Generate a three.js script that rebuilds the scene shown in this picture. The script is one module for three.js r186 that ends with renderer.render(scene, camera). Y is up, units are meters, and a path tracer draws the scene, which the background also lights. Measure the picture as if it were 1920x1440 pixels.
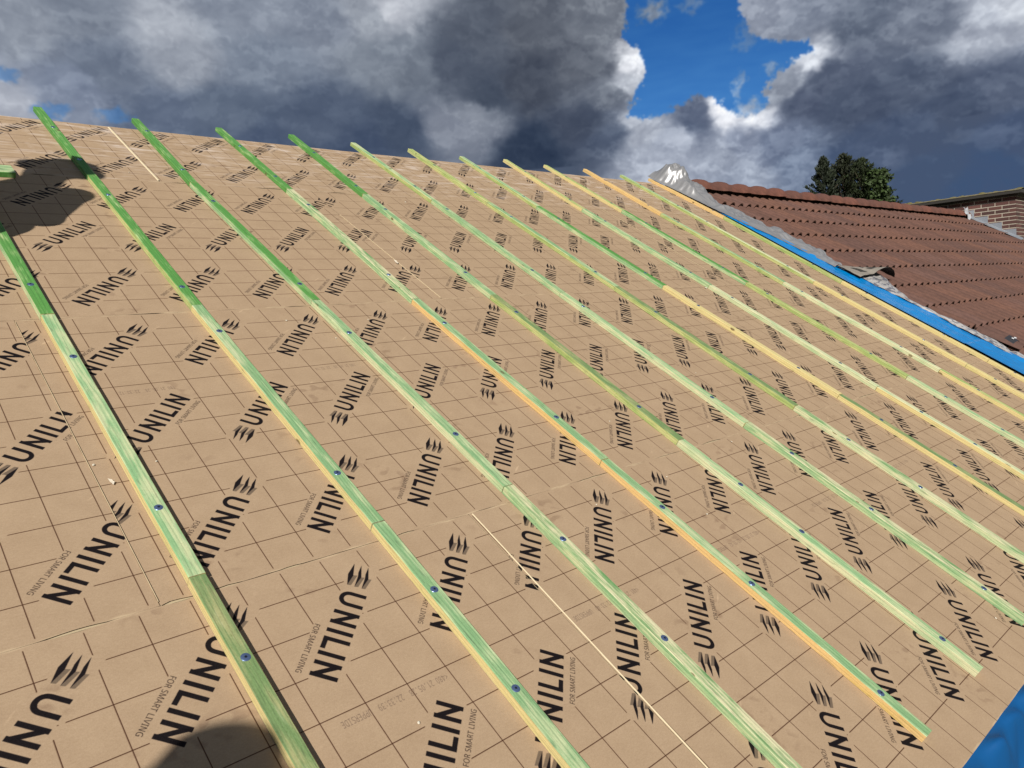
import * as THREE from 'three';
import { mergeGeometries, mergeVertices } from 'three/addons/utils/BufferGeometryUtils.js';
import { MarchingCubes } from 'three/addons/objects/MarchingCubes.js';

// ------------------------------------------------------------------ noise
function rng(seed) { let s = seed >>> 0; return () => { s = (s + 0x6d2b79f5) | 0; let t = Math.imul(s ^ (s >>> 15), 1 | s); t = (t + Math.imul(t ^ (t >>> 7), 61 | t)) ^ t; return ((t ^ (t >>> 14)) >>> 0) / 4294967296; }; }
const PERM = new Uint8Array(512), GX = new Float32Array(256), GY = new Float32Array(256);
{ const r = rng(7), p = Array.from({ length: 256 }, (_, i) => i); for (let i = 255; i > 0; i--) { const j = Math.floor(r() * (i + 1)); [p[i], p[j]] = [p[j], p[i]]; }
  for (let i = 0; i < 512; i++) PERM[i] = p[i & 255];
  for (let i = 0; i < 256; i++) { const a = r() * Math.PI * 2; GX[i] = Math.cos(a); GY[i] = Math.sin(a); } }
function noise(x, y) {   // gradient noise, about -1 .. 1
  const xf = Math.floor(x), yf = Math.floor(y), fx = x - xf, fy = y - yf, X = xf & 255, Y = yf & 255;
  const u = fx * fx * fx * (fx * (fx * 6 - 15) + 10), v = fy * fy * fy * (fy * (fy * 6 - 15) + 10);
  const a = PERM[PERM[X] + Y], b = PERM[PERM[X + 1] + Y], c = PERM[PERM[X] + Y + 1], d = PERM[PERM[X + 1] + Y + 1];
  const p = GX[a] * fx + GY[a] * fy, q = GX[b] * (fx - 1) + GY[b] * fy, s = GX[c] * fx + GY[c] * (fy - 1), t = GX[d] * (fx - 1) + GY[d] * (fy - 1);
  return 1.5 * (p + u * (q - p) + v * (s + u * (t - s) - p - u * (q - p)));
}
function fbm(x, y, n, gain = 0.5) { let a = 1, s = 0, m = 0; for (let i = 0; i < n; i++) { s += a * noise(x, y); m += a; a *= gain; x = x * 2.03 + 17.3; y = y * 2.03 - 9.1; } return s / m; }
function billow(x, y, n, gain = 0.5) { let a = 1, s = 0, m = 0; for (let i = 0; i < n; i++) { s += a * (1 - 2.2 * Math.abs(noise(x, y))); m += a; a *= gain; x = x * 2.07 + 31.7; y = y * 2.07 + 5.3; } return s / m; }
const clamp = THREE.MathUtils.clamp, lerp = THREE.MathUtils.lerp, sstep = (a, b, x) => { const t = clamp((x - a) / (b - a), 0, 1); return t * t * (3 - 2 * t); };
const lin = (c) => (c <= 0.04045 ? c / 12.92 : ((c + 0.055) / 1.055) ** 2.4);

// ------------------------------------------------------------------ place: the roof slope (31 degrees) is the frame of reference
// u runs along the eave, v up the slope, w out of the slope; one unit of print on the boards = 0.1 m
const PITCH = 31 * Math.PI / 180, SI = Math.sin(PITCH), CO = Math.cos(PITCH), CELL = 0.1, BASE = 4.2;
const roofQ = new THREE.Quaternion().setFromAxisAngle(new THREE.Vector3(1, 0, 0), PITCH - Math.PI / 2);
const dirW = (u, v, w) => new THREE.Vector3(u, v * SI + w * CO, -v * CO + w * SI);
const rp = (u, v, w = 0) => dirW(u, v, w).multiplyScalar(CELL).add(new THREE.Vector3(0, BASE, 0));

// ------------------------------------------------------------------ camera, exposure, sun, sky
const scene = new THREE.Scene();
const camera = new THREE.PerspectiveCamera(52.96, 4 / 3, 0.05, 2000);
{ const right = dirW(0.727232, -0.620453, 0.293549), up = dirW(0.113757, 0.530702, 0.839889), back = dirW(-0.676899, -0.577401, 0.456525);
  camera.quaternion.setFromRotationMatrix(new THREE.Matrix4().makeBasis(right, up, back)); camera.position.copy(rp(-5.391, -11.083, 13.031)); }
const renderer = new THREE.WebGLRenderer({ antialias: true });
renderer.toneMapping = THREE.LinearToneMapping;
renderer.toneMappingExposure = 1.12;
renderer.shadowMap.enabled = true;
const EXPO = 1.12;
const sunDir = dirW(-0.85, -0.32, 1).normalize();
const sun = new THREE.DirectionalLight(new THREE.Color(1, 0.955, 0.89), 4.6);
sun.name = 'sun'; sun.position.copy(sunDir).multiplyScalar(40).add(rp(25, 10)); sun.target.position.copy(rp(25, 10)); sun.castShadow = true; sun.shadow.radius = 1.4;
sun.shadow.mapSize.set(4096, 4096); Object.assign(sun.shadow.camera, { left: -14, right: 14, top: 10, bottom: -10, near: 1, far: 90 });
scene.add(sun, sun.target);

// the sky: broken storm cloud with one large blue gap, as directions (azimuth from -z towards +x, elevation), degrees; colours are what the eye sees
const HOLE = [[53.03, 23], [52.73, 19.66], [52.27, 18.08], [53.23, 17.31], [53.9, 16.07], [53.39, 14.93], [52.66, 13.8], [52.39, 13.09], [53.27, 12.72], [54.77, 12.74], [55.6, 13.03], [56.28, 13.57], [57.14, 13.88], [58.63, 13.35], [59.21, 12.62], [60.07, 12.03], [61.24, 12.15], [61.85, 12.68], [61.72, 13.71], [62.42, 14.17], [63.41, 15.0], [64.76, 15.42], [65.17, 15.8], [64.13, 16.42], [63.05, 16.41], [62.1, 16.56], [61.09, 17.23], [60.35, 18.62], [60.08, 23]];
const GAPS = [[13.9, 14.3, 1.25, 0.55], [17.4, 13.9, 1.2, 0.45], [11.2, 16.2, 1.3, 0.5]];   // small gaps: centre, half sizes
const WISPS = [[54.57, 19.4, 1.0, 0.75, 0.85], [56.9, 19.5, 0.8, 0.5, 0.5], [59.9, 14.1, 0.35, 0.9, 0.55], [62.0, 14.85, 0.7, 0.3, 0.6], [60.6, 12.6, 0.9, 0.7, 0.8], [60.6, 17.0, 0.8, 0.9, 0.4]];
const CTRL = [[13.39, 19.13, 165, 174, 186], [16.07, 19.69, 148, 158, 172], [20.66, 19.16, 196, 203, 212], [21.8, 17.68, 176, 184, 195], [17.24, 16.8, 128, 140, 158], [14.64, 15.1, 150, 162, 182], [12.0, 14.6, 200, 206, 216], [27.31, 18.19, 146, 158, 174], [26.84, 20.38, 160, 170, 184], [31.09, 20.16, 150, 160, 175], [34.81, 20.47, 176, 184, 194], [36.14, 20.76, 216, 221, 228], [35.34, 18.18, 152, 162, 174], [30.51, 14.2, 100, 114, 136], [24.18, 14.86, 114, 128, 148], [20.1, 14.1, 116, 130, 152], [37.54, 17.45, 132, 142, 155], [40.2, 17.35, 98, 108, 124], [42.24, 18.91, 104, 113, 127], [41.9, 14.9, 84, 95, 112], [46.08, 18.99, 112, 119, 130], [45.86, 15.98, 88, 96, 110], [49.73, 16.67, 112, 119, 130], [45.54, 11.4, 62, 76, 98], [36.4, 13.0, 86, 100, 122], [40.1, 13.3, 150, 158, 172], [41.2, 14.0, 160, 168, 180], [50.65, 19.24, 128, 135, 145], [53.0, 16.5, 236, 239, 243], [52.3, 15.0, 196, 202, 210], [49.49, 12.87, 82, 92, 110], [51.2, 14.44, 122, 130, 142], [50.59, 12.06, 96, 108, 128], [53.0, 12.2, 180, 187, 198], [55.82, 11.4, 168, 176, 190], [54.62, 9.87, 178, 186, 199], [57.1, 12.5, 100, 111, 132], [56.6, 11.9, 92, 104, 126], [58.6, 12.9, 250, 251, 253], [59.4, 12.0, 246, 248, 251], [61.3, 11.6, 240, 243, 247], [62.9, 13.5, 150, 158, 170], [64.9, 15.1, 214, 219, 226], [60.6, 10.6, 150, 160, 178], [62.22, 10.0, 116, 128, 150], [58.66, 9.6, 160, 169, 184], [63.88, 8.6, 124, 138, 160], [60.5, 8.6, 158, 168, 184], [64.2, 12.4, 88, 98, 118], [67.27, 11.7, 82, 93, 113], [70.42, 12.76, 92, 103, 122], [74.8, 14.8, 176, 183, 194], [76.4, 15.6, 198, 204, 212], [67.39, 16.15, 108, 118, 134], [65.8, 13.6, 92, 102, 121], [61.9, 18.4, 150, 158, 172], [64.16, 17.6, 134, 143, 158], [71.5, 15.4, 122, 131, 146], [71.84, 7.05, 72, 89, 116], [67.17, 7.69, 74, 91, 118], [76.13, 8.6, 84, 99, 125], [75.61, 11.76, 96, 107, 127], [70.36, 9.24, 78, 92, 116], [69.2, 8.6, 92, 106, 130], [74.73, 6.3, 62, 84, 116], [73.35, 10.66, 84, 96, 117], [33, 11.5, 84, 99, 124], [26, 12, 92, 107, 132], [80, 12, 100, 112, 132], [80, 7, 78, 94, 122], [8, 14, 150, 162, 182]];
function polyDist(x, y, P) {   // positive inside
  let d = 1e9, inside = false;
  for (let i = 0, j = P.length - 1; i < P.length; j = i++) {
    const [ax, ay] = P[j], [bx, by] = P[i], ex = bx - ax, ey = by - ay, t = clamp(((x - ax) * ex + (y - ay) * ey) / (ex * ex + ey * ey), 0, 1), dx = x - ax - ex * t, dy = y - ay - ey * t;
    d = Math.min(d, dx * dx + dy * dy);
    if ((ay > y) !== (by > y) && x < (ex * (y - ay)) / ey + ax) inside = !inside;
  }
  return inside ? Math.sqrt(d) : -Math.sqrt(d);
}
function skyTexture() {
  const W = 4096, H = 2048, data = new Float32Array(W * H * 4), LUT = Array.from({ length: 1025 }, (_, i) => lin(i / 1024));
  const put = (o, r, g, b) => { data[o] = LUT[clamp(Math.round(r * 4.016), 0, 1024)] / EXPO; data[o + 1] = LUT[clamp(Math.round(g * 4.016), 0, 1024)] / EXPO; data[o + 2] = LUT[clamp(Math.round(b * 4.016), 0, 1024)] / EXPO; data[o + 3] = 1; };
  for (let row = 0; row < H; row++) {
    const el = ((row + 0.5) / H - 0.5) * 180;
    for (let col = 0; col < W; col++) {
      const o = (row * W + col) * 4;
      if (el < -1) { put(o, 112, 116, 112); continue; }
      let az = ((col + 0.5) / W - 0.5) * 360 + 90; if (az > 180) az -= 360;    // the texture's u = 0.5 looks along +x
      // cloud space: a layer seen in perspective, seamless round the azimuth
      const ra = az * Math.PI / 180, k = 60 / (el + 14), px = Math.sin(ra) * k * 6, py = -Math.cos(ra) * k * 6;
      const local = sstep(-6, 6, az) * sstep(94, 82, az) * sstep(34, 24, el);
      let r, g, b, gap = 0;
      const wide = fbm(px * 0.32 + 3.1, py * 0.32 - 7.7, 5), puff = billow(px * 0.9 + 11, py * 0.9, 5, 0.55);
      const tone = clamp(0.42 + wide * 0.5 + puff * 0.16, 0, 1);
      r = lerp(56, 156, tone); g = lerp(66, 163, tone); b = lerp(84, 174, tone);
      gap = sstep(0.30, 0.42, fbm(px * 0.24 - 40, py * 0.24 + 13, 5));
      if (local > 0) {
        const n1 = fbm(az * 0.22, el * 0.3, 4), n2 = fbm(az * 0.22 + 51, el * 0.3 + 9, 4);
        const n3 = fbm(az * 1.1 + 5, el * 1.3, 3), n4 = fbm(az * 1.1 - 15, el * 1.3 + 8, 3);
        const x = az + n1 * 1.3 + n3 * 0.45, y = el + n2 * 0.9 + n4 * 0.4;
        let sr = 0, sg = 0, sb = 0, sw = 1e-7;
        for (const c of CTRL) { const dx = (x - c[0]) * 0.85, dy = (y - c[1]) * 1.25, q = dx * dx + dy * dy; if (q > 60) continue; const wgt = (c[2] > 230 ? 0.16 : c[2] > 192 ? 0.4 : 1) / ((q + 0.12) * (q + 0.12)) * Math.exp(-q / 22); sr += wgt * c[2]; sg += wgt * c[3]; sb += wgt * c[4]; sw += wgt; }
        const mood = lerp(0.86, 0.97, sstep(44, 56, az)); let lr = sr / sw * mood, lg = sg / sw * mood, lb = sb / sw * (mood + 0.015);
        if (sw < 1e-5) { lr = r; lg = g; lb = b; }
        // billowing relief of the cloud itself
        const soft = fbm(az * 0.5 + n1 * 1.2, el * 0.85 + n2, 6, 0.55), bil = billow(az * 0.75 + n2 * 1.5, el * 1.15 + n1 * 1.5, 5, 0.55), lum = (lr + lg + lb) / 3;
        const fine = billow(az * 2.3 + n3 * 1.2, el * 3.2 + n4 * 1.2, 4, 0.6), cells = bil * lerp(5, 20, sstep(80, 200, lum)) + soft * lerp(15, 34, sstep(70, 170, lum)) + fine * lerp(2, 8, sstep(90, 190, lum)) - 9 + (sstep(0.0, 0.13, fbm(az * 0.42 + 7 + n4 * 0.5, el * 0.75 - 3 + n3 * 0.5, 7, 0.58)) - 0.4) * lerp(6, 17, sstep(70, 150, lum));
        const quiet = lerp(0.62, 1, sstep(40, 52, az)), cc = cells * quiet; lr += cc; lg += cc; lb += cc * 0.94;
        // gaps
        const ex = az + (n3 * 0.5 + fbm(az * 3.1, el * 3.1, 4, 0.6) * 0.42), ey = el + (n4 * 0.45 + fbm(az * 3.1 + 77, el * 3.1, 4, 0.6) * 0.36);
        const sd = polyDist(ex, ey, HOLE);
        let lg_ = sstep(-0.1, 0.16, sd);
        if (sd < 0 && sd > -1.4 && lum > 135) { const rim = (1 - Math.abs(sd) / 1.4) * sstep(135, 220, lum) * 12; lr += rim; lg += rim; lb += rim * 0.9; }
        for (const [gx, gy, hx, hy] of GAPS) { const dx = (ex - gx) / hx, dy = (ey + n2 * 0.6 - gy) / hy; lg_ = Math.max(lg_, sstep(1.15, 0.6, Math.hypot(dx, dy)) * 0.5); }
        for (const [gx, gy, hx, hy, a] of WISPS) { const dx = (ex + n1 * 0.8 - gx) / hx, dy = (ey + n3 * 0.5 - gy) / hy; lg_ *= 1 - a * sstep(1.25, 0.2, Math.hypot(dx, dy) + fbm(az * 2.2, el * 2.6 + 4, 4) * 0.55); }
        const thin = fbm(az * 0.35 + 9, el * 1.6, 4) * 6;
        const br = lerp(66, 44, sstep(12, 20, el)) + thin, bg = lerp(126, 98, sstep(12, 20, el)) + thin, bb = lerp(194, 166, sstep(12, 20, el)) + thin * 0.6;
        lr = lerp(lr, br, lg_); lg = lerp(lg, bg, lg_); lb = lerp(lb, bb, lg_);
        r = lerp(lerp(r, 50, gap), lr, local); g = lerp(lerp(g, 110, gap), lg, local); b = lerp(lerp(b, 188, gap), lb, local);
      } else { r = lerp(r, 50, gap); g = lerp(g, 110, gap); b = lerp(b, 188, gap); }
      put(o, r, g, b);
    }
  }
  const t = new THREE.DataTexture(data, W, H, THREE.RGBAFormat, THREE.FloatType);
  t.mapping = THREE.EquirectangularReflectionMapping; t.magFilter = THREE.LinearFilter; t.needsUpdate = true;
  return t;
}
scene.background = skyTexture();
scene.environment = scene.background;

// ------------------------------------------------------------------ scene helpers
const taken = {};
function numbered(n) { const k = taken[n] = (taken[n] ?? -1) + 1; return k ? `${n}_${String(k).padStart(3, '0')}` : n; }
function tag(o, label, category, group, kind) { if (label) o.userData.label = label; if (category) o.userData.category = category; if (group) o.userData.group = group; if (kind) o.userData.kind = kind; return o; }
function thing(name, label, category, group, onRoofAt) { const o = new THREE.Group(); o.name = numbered(name); tag(o, label, category, group); if (onRoofAt) { o.position.copy(rp(...onRoofAt)); o.quaternion.copy(roofQ); } scene.add(o); return o; }
function part(name, geo, mat, parent) { const m = new THREE.Mesh(geo, mat); m.name = name; m.castShadow = m.receiveShadow = true; parent.add(m); return m; }
function structure(name, geo, mat) { const m = new THREE.Mesh(geo, mat); m.name = numbered(name); m.castShadow = m.receiveShadow = true; m.userData.kind = 'structure'; scene.add(m); return m; }
const std = (o) => new THREE.MeshStandardMaterial({ roughness: 0.85, metalness: 0, ...o });
const rgb = (r, g, b) => new THREE.Color().setRGB(r, g, b);
function canvasTex(w, h, draw, srgb = true) { const c = document.createElement('canvas'); c.width = w; c.height = h; draw(c.getContext('2d'), w, h); const t = new THREE.CanvasTexture(c); if (srgb) t.colorSpace = THREE.SRGBColorSpace; t.wrapS = t.wrapT = THREE.RepeatWrapping; return t; }
function pixelTex(w, h, f, srgb = true) { const d = new Uint8Array(w * h * 4); for (let y = 0; y < h; y++) for (let x = 0; x < w; x++) { const c = f(x / w, y / h, x, y), o = (y * w + x) * 4; d[o] = clamp(c[0], 0, 255); d[o + 1] = clamp(c[1], 0, 255); d[o + 2] = clamp(c[2], 0, 255); d[o + 3] = 255; } const t = new THREE.DataTexture(d, w, h); t.magFilter = THREE.LinearFilter; t.wrapS = t.wrapT = THREE.RepeatWrapping; if (srgb) t.colorSpace = THREE.SRGBColorSpace; t.needsUpdate = true; return t; }
function grid(nu, nv, f, uvf) {   // a sheet of (nu+1) x (nv+1) points
  const p = [], uv = [], ix = [];
  for (let j = 0; j <= nv; j++) for (let i = 0; i <= nu; i++) { const q = f(i / nu, j / nv, i, j); p.push(q[0], q[1], q[2]); const t = uvf ? uvf(i / nu, j / nv, q) : [i / nu, j / nv]; uv.push(t[0], t[1]); }
  for (let j = 0; j < nv; j++) for (let i = 0; i < nu; i++) { const a = j * (nu + 1) + i, b = a + 1, c = a + nu + 1, d = c + 1; ix.push(a, b, d, a, d, c); }
  const g = new THREE.BufferGeometry(); g.setAttribute('position', new THREE.Float32BufferAttribute(p, 3)); g.setAttribute('uv', new THREE.Float32BufferAttribute(uv, 2)); g.setIndex(ix); g.computeVertexNormals(); return g;
}
const box = (x0, x1, y0, y1, z0, z1) => new THREE.BoxGeometry(x1 - x0, y1 - y0, z1 - z0).translate((x0 + x1) / 2, (y0 + y1) / 2, (z0 + z1) / 2);

// ------------------------------------------------------------------ ground and the two houses' bodies
{
  const t = pixelTex(512, 512, (u, v, x, y) => { const n = noise(x * 0.11, y * 0.11) * 14 + noise(x * 0.5, y * 0.5) * 18; return [92 + n, 104 + n, 62 + n * 0.6]; });
  t.repeat.set(120, 120);
  const g = new THREE.PlaneGeometry(1600, 1600).rotateX(-Math.PI / 2);
  structure('ground', g, std({ map: t, roughness: 1 }));
}
const brickTone = (n) => std({ color: rgb(0.16 + n * 0.05, 0.085 + n * 0.02, 0.062 + n * 0.015), roughness: 0.92 });
const plaster = std({ color: rgb(0.36, 0.31, 0.27), roughness: 0.95 }), darkVoid = std({ color: rgb(0.05, 0.045, 0.04), roughness: 1 });
const RIDGE_V = 31.6, ridgeP = rp(0, RIDGE_V), eaveZ = rp(0, -12).z, backZ = ridgeP.z - (eaveZ - ridgeP.z);
function bodyPrism(x0, x1, sink) {   // walls and gables under a roof, a little below the covering
  const eY = rp(0, -12).y - sink, rY = ridgeP.y - sink, s = new THREE.Shape();
  s.moveTo(eaveZ - 0.4, 0); s.lineTo(eaveZ - 0.4, eY + 0.4 * SI / CO); s.lineTo(ridgeP.z, rY); s.lineTo(backZ + 0.4, eY + 0.4 * SI / CO); s.lineTo(backZ + 0.4, 0); s.closePath();
  return new THREE.ExtrudeGeometry(s, { depth: x1 - x0, bevelEnabled: false }).rotateY(-Math.PI / 2).translate(x1, 0, 0);   // shape x becomes world z
}

// ------------------------------------------------------------------ insulation boards with their print
function strokeLetters(g) {   // the word mark in logo units (cells); the caller sets scale, colours and widths
  const P = (...a) => { g.beginPath(); g.moveTo(a[0], a[1]); for (let i = 2; i < a.length; i += 2) g.lineTo(a[i], a[i + 1]); g.stroke(); };
  const t = 0.31, b = -0.265;
  g.beginPath(); g.moveTo(0.555, t); g.lineTo(0.555, -0.04); g.bezierCurveTo(0.555, -0.275, 0.89, -0.275, 0.89, -0.04); g.lineTo(0.89, t); g.stroke();
  P(1.165, b, 1.165, t); P(1.46, b, 1.46, t); P(1.165, t - 0.07, 1.46, b + 0.07); P(1.715, b, 1.715, t); P(1.95, t, 1.95, b); P(1.95, b + 0.054, 2.225, b + 0.054); P(2.345, b, 2.345, t); P(2.595, b, 2.595, t); P(2.895, b, 2.895, t); P(2.595, t - 0.07, 2.895, b + 0.07);
}
function iconShapes(g, dark, grey) {
  const poly = (c, ...a) => { g.fillStyle = c; g.beginPath(); g.moveTo(a[0], a[1]); for (let i = 2; i < a.length; i += 2) g.lineTo(a[i], a[i + 1]); g.closePath(); g.fill(); };
  for (const d of [0, 0.17, 0.34]) {
    poly(grey, -0.02, -0.15 + d, -0.05, -0.05 + d, 0.30, -0.115 + d, 0.32, -0.2 + d);
    if (d === 0) poly(dark, -0.40, -0.215, -0.02, -0.27, 0.32, -0.2, -0.01, -0.145); else poly(dark, -0.40, -0.215 + d, -0.16, -0.225 + d, -0.03, -0.205 + d, 0.32, -0.2 + d, -0.03, -0.125 + d);
  }
}
function logoAt(g, u, v, turned) {   // u, v: centre of the emblem
  g.save(); g.translate(u, v); g.rotate(Math.PI / 4 + (turned ? Math.PI : 0));
  g.lineJoin = 'round'; g.lineCap = 'butt';
  // the grid is left out in a narrow band round the mark
  g.globalCompositeOperation = 'destination-out'; g.strokeStyle = g.fillStyle = '#000'; g.lineWidth = 0.25; g.lineCap = 'square'; strokeLetters(g); g.fillRect(-0.44, -0.3, 0.8, 0.68); g.fillRect(0.46, -0.3, 2.53, 0.64); g.fillRect(1.62, -0.57, 1.38, 0.2);
  g.globalCompositeOperation = 'source-over'; g.lineCap = 'butt'; g.lineJoin = 'miter'; g.miterLimit = 1.5; g.lineWidth = 0.102; g.strokeStyle = 'rgba(14,9,12,0.985)'; strokeLetters(g);
  iconShapes(g, 'rgba(14,9,12,0.98)', 'rgba(104,89,74,0.95)');
  g.scale(1, -1); g.fillStyle = 'rgba(24,14,13,0.97)'; g.font = '100px sans-serif'; g.textBaseline = 'alphabetic';
  const w = g.measureText('FOR SMART LIVING').width; g.translate(1.65, 0.54); g.scale(1.33 / (w || 1), 0.00165); g.fillText('FOR SMART LIVING', 0, 0);
  g.restore();
}
const STAMPS = [];   // ink-jet stamps [u, v] of the start, upside down on the slope
for (const [u, v, s] of [[3.95, -4.02, '<480 21.05.28  22:33:39  UPPERSIDE'], [10.4, -4.1, '<481 21.05.28  22:33:40  UPPERSIDE'], [2.55, 7.74, '180 21.05.28  22:32:12'], [8.6, 7.86, '180 21.05.28  22:32:14'], [14.7, 7.8, '181 21.05.28  22:32:15'], [20.9, 7.05, '181 21.05.28  22:32:17'], [16.7, -4.1, '<482 21.05.28  22:33:42  UPPERSIDE'], [23, -4.1, '<483 21.05.28  22:33:43  UPPERSIDE'], [29.4, -4.1, '<484 21.05.28  22:33:44  UPPERSIDE'], [27, 7.4, '182 21.05.28  22:32:18'], [33.2, 7.3, '182 21.05.28  22:32:20'], [9.5, 20.0, '179 21.05.28  22:31:02'], [22, 19.9, '179 21.05.28  22:31:05']]) STAMPS.push([u, v, s]);
function boardTexture(u0, u1, v0, v1, pu, pv, dense, dust, seed) {
  const W = Math.min(2048, Math.round((u1 - u0) * dense)), H = Math.round((v1 - v0) * dense), sx = W / (u1 - u0), sy = H / (v1 - v0);
  const ink = document.createElement('canvas'); ink.width = W; ink.height = H;
  const g = ink.getContext('2d');
  g.setTransform(sx, 0, 0, -sy, -u0 * sx, v1 * sy);
  g.strokeStyle = 'rgba(52,26,15,0.95)'; g.lineWidth = 0.017; g.beginPath();
  const fu = ((pu % 1) + 1) % 1, fv = ((pv % 1) + 1) % 1;
  for (let u = Math.ceil(u0 - fu) + fu; u <= u1; u++) { g.moveTo(u, v0 < -11 ? v0 : v0 + 0.1); g.lineTo(u, v1 - 0.1); }
  for (let v = Math.ceil(v0 - fv) + fv; v <= v1; v++) { if (v - v0 < 0.3 || v1 - v < 0.12) continue; g.moveTo(u0, v); g.lineTo(u1, v); }
  g.stroke();
  for (let i = Math.floor((u0 - pu) / 3) - 2; i <= (u1 - pu) / 3 + 2; i++) for (let j = Math.floor((v0 - pv) / 8) - 2; j <= (v1 - pv) / 8 + 2; j++) { logoAt(g, pu + 2.6 + 3 * i, pv + 2.97 + 8 * j, true); logoAt(g, pu + 0.47 + 3 * i, pv + 5.09 + 8 * j, false); }
  for (const [u, v, s] of STAMPS) if (u > u0 && u - 2.6 < u1 && v > v0 && v < v1) { g.save(); g.translate(u, v); g.rotate(Math.PI); g.scale(1, -1); g.fillStyle = 'rgba(84,66,58,0.62)'; g.font = '100px monospace'; const w = g.measureText(s).width; g.scale((s.length > 26 ? 2.55 : 1.5) / w, 0.0022); g.fillText(s, 0, 0); g.restore(); }
  const inked = g.getImageData(0, 0, W, H).data, d = new Uint8Array(W * H * 4), r = rng(seed);
  for (let y = 0; y < H; y++) for (let x = 0; x < W; x++) {
    const u = u0 + (x + 0.5) / sx, v = v1 - (y + 0.5) / sy, o = (y * W + x) * 4, q = ((H - 1 - y) * W + x) * 4;
    const fibre = noise(u * 9 + seed, v * 22) * 3 + noise(u * 31, v * 34 + seed) * 3.4, blot = noise(u * 0.9 + seed * 3, v * 0.9) * 3.2 + noise(u * 2.7, v * 2.7 + seed) * 2.6, grit = (r() - 0.5) * 9;
    let R = 165 + fibre + blot + grit, G = 141 + fibre + blot + grit, B = 114 + fibre * 0.9 + blot * 0.9 + grit;
    const smudge = sstep(0.38, 0.72, noise(u * 0.55 + 40 + seed, v * 0.8)) * sstep(0.05, 0.5, noise(u * 3.3, v * 4.1 + seed)); R -= 17 * smudge; G -= 17 * smudge; B -= 14 * smudge;
    const scuff = sstep(0.62, 0.8, noise(u * 1.3 + v * 0.7 + seed, v * 7 - u * 5)) * sstep(0.2, 0.6, noise(u * 0.8, v * 0.8 + 90)); R += 16 * scuff; G += 15 * scuff; B += 13 * scuff;
    const rim = Math.min(v - v0, v1 - v), torn = sstep(0.055, 0.01, rim + 0.03 * noise(u * 3.1 + seed, v * 9)) * sstep(-0.15, 0.25, noise(u * 1.1 + seed, 5)); R = lerp(R, 190, torn * 0.75); G = lerp(G, 168, torn * 0.75); B = lerp(B, 136, torn * 0.75);
    const a = inked[o + 3] / 255 * (0.95 + 0.05 * r()); let tr = inked[o], tg = inked[o + 1], tb = inked[o + 2];
    if (a > 0.5) { const speck = (r() - 0.5) * 12; tr += speck; tg += speck; tb += speck; }
    R = lerp(R, tr, a); G = lerp(G, tg, a); B = lerp(B, tb, a);
    if (dust) {   // pale cement dust and scrape marks left on the topmost boards
      const h = sstep(23.5, 30, v), st = sstep(0.02, 0.5, fbm(u * 0.45 + 3, v * 1.5, 5, 0.6)) * 0.5 + sstep(0.25, 0.6, noise(u * 0.7 - v * 0.9 + 20, v * 4.2)) * 0.45 + sstep(0.1, 0.5, fbm(u * 1.6, v * 1.6 + 33, 3)) * 0.25, k = clamp(st * (0.5 + 0.65 * h), 0, 0.85);
      R = lerp(R, 200, k); G = lerp(G, 184, k); B = lerp(B, 170, k);
    }
    d[q] = clamp(R, 0, 255); d[q + 1] = clamp(G, 0, 255); d[q + 2] = clamp(B, 0, 255); d[q + 3] = 255;
  }
  const t = new THREE.DataTexture(d, W, H); t.magFilter = THREE.LinearFilter; t.colorSpace = THREE.SRGBColorSpace; t.needsUpdate = true; return t;
}
const foam = std({ color: rgb(0.46, 0.37, 0.23), roughness: 1 }), foamPale = std({ color: rgb(0.62, 0.52, 0.34), roughness: 1 }), foamDull = std({ color: rgb(0.47, 0.37, 0.23), roughness: 1 });
const TEARS = [[-0.15, 0, 0.3, 0.08], [-2.05, 0, 0.6, 0.05], [0.9, 0, 0.25, 0.03], [5.6, 0, 0.3, 0.03], [2.4, 0, 0.2, 0.03], [19.8, 0, 0.7, 0.04], [13.0, 0, 0.9, 0.03], [3.2, 12, 0.6, 0.03], [8.5, 12, 0.4, 0.03], [27.5, 0, 1.2, 0.04], [34, 0, 1.0, 0.04], [3.1, 24.1, 0.5, 0.06], [8.9, 24.1, 0.6, 0.05], [13.2, 24.1, 0.9, 0.05], [17, 24.1, 0.6, 0.05]];
const edgeIn = (u, v, s) => {   // how far the paper's edge stands back from the joint, in cells
  let d = 0.0012 + 0.009 * sstep(0.1, 0.6, noise(u * 0.9 + s, s * 3.1)) + 0.003 * Math.abs(noise(u * 6.1, s));
  for (const [tu, tv, hw, depth] of TEARS) if (Math.abs(v - tv) < 0.3) d += depth * sstep(1, 0.5, Math.abs(u - tu) / hw) * (0.6 + 0.5 * noise(u * 7, s));
  return d;
};
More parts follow.
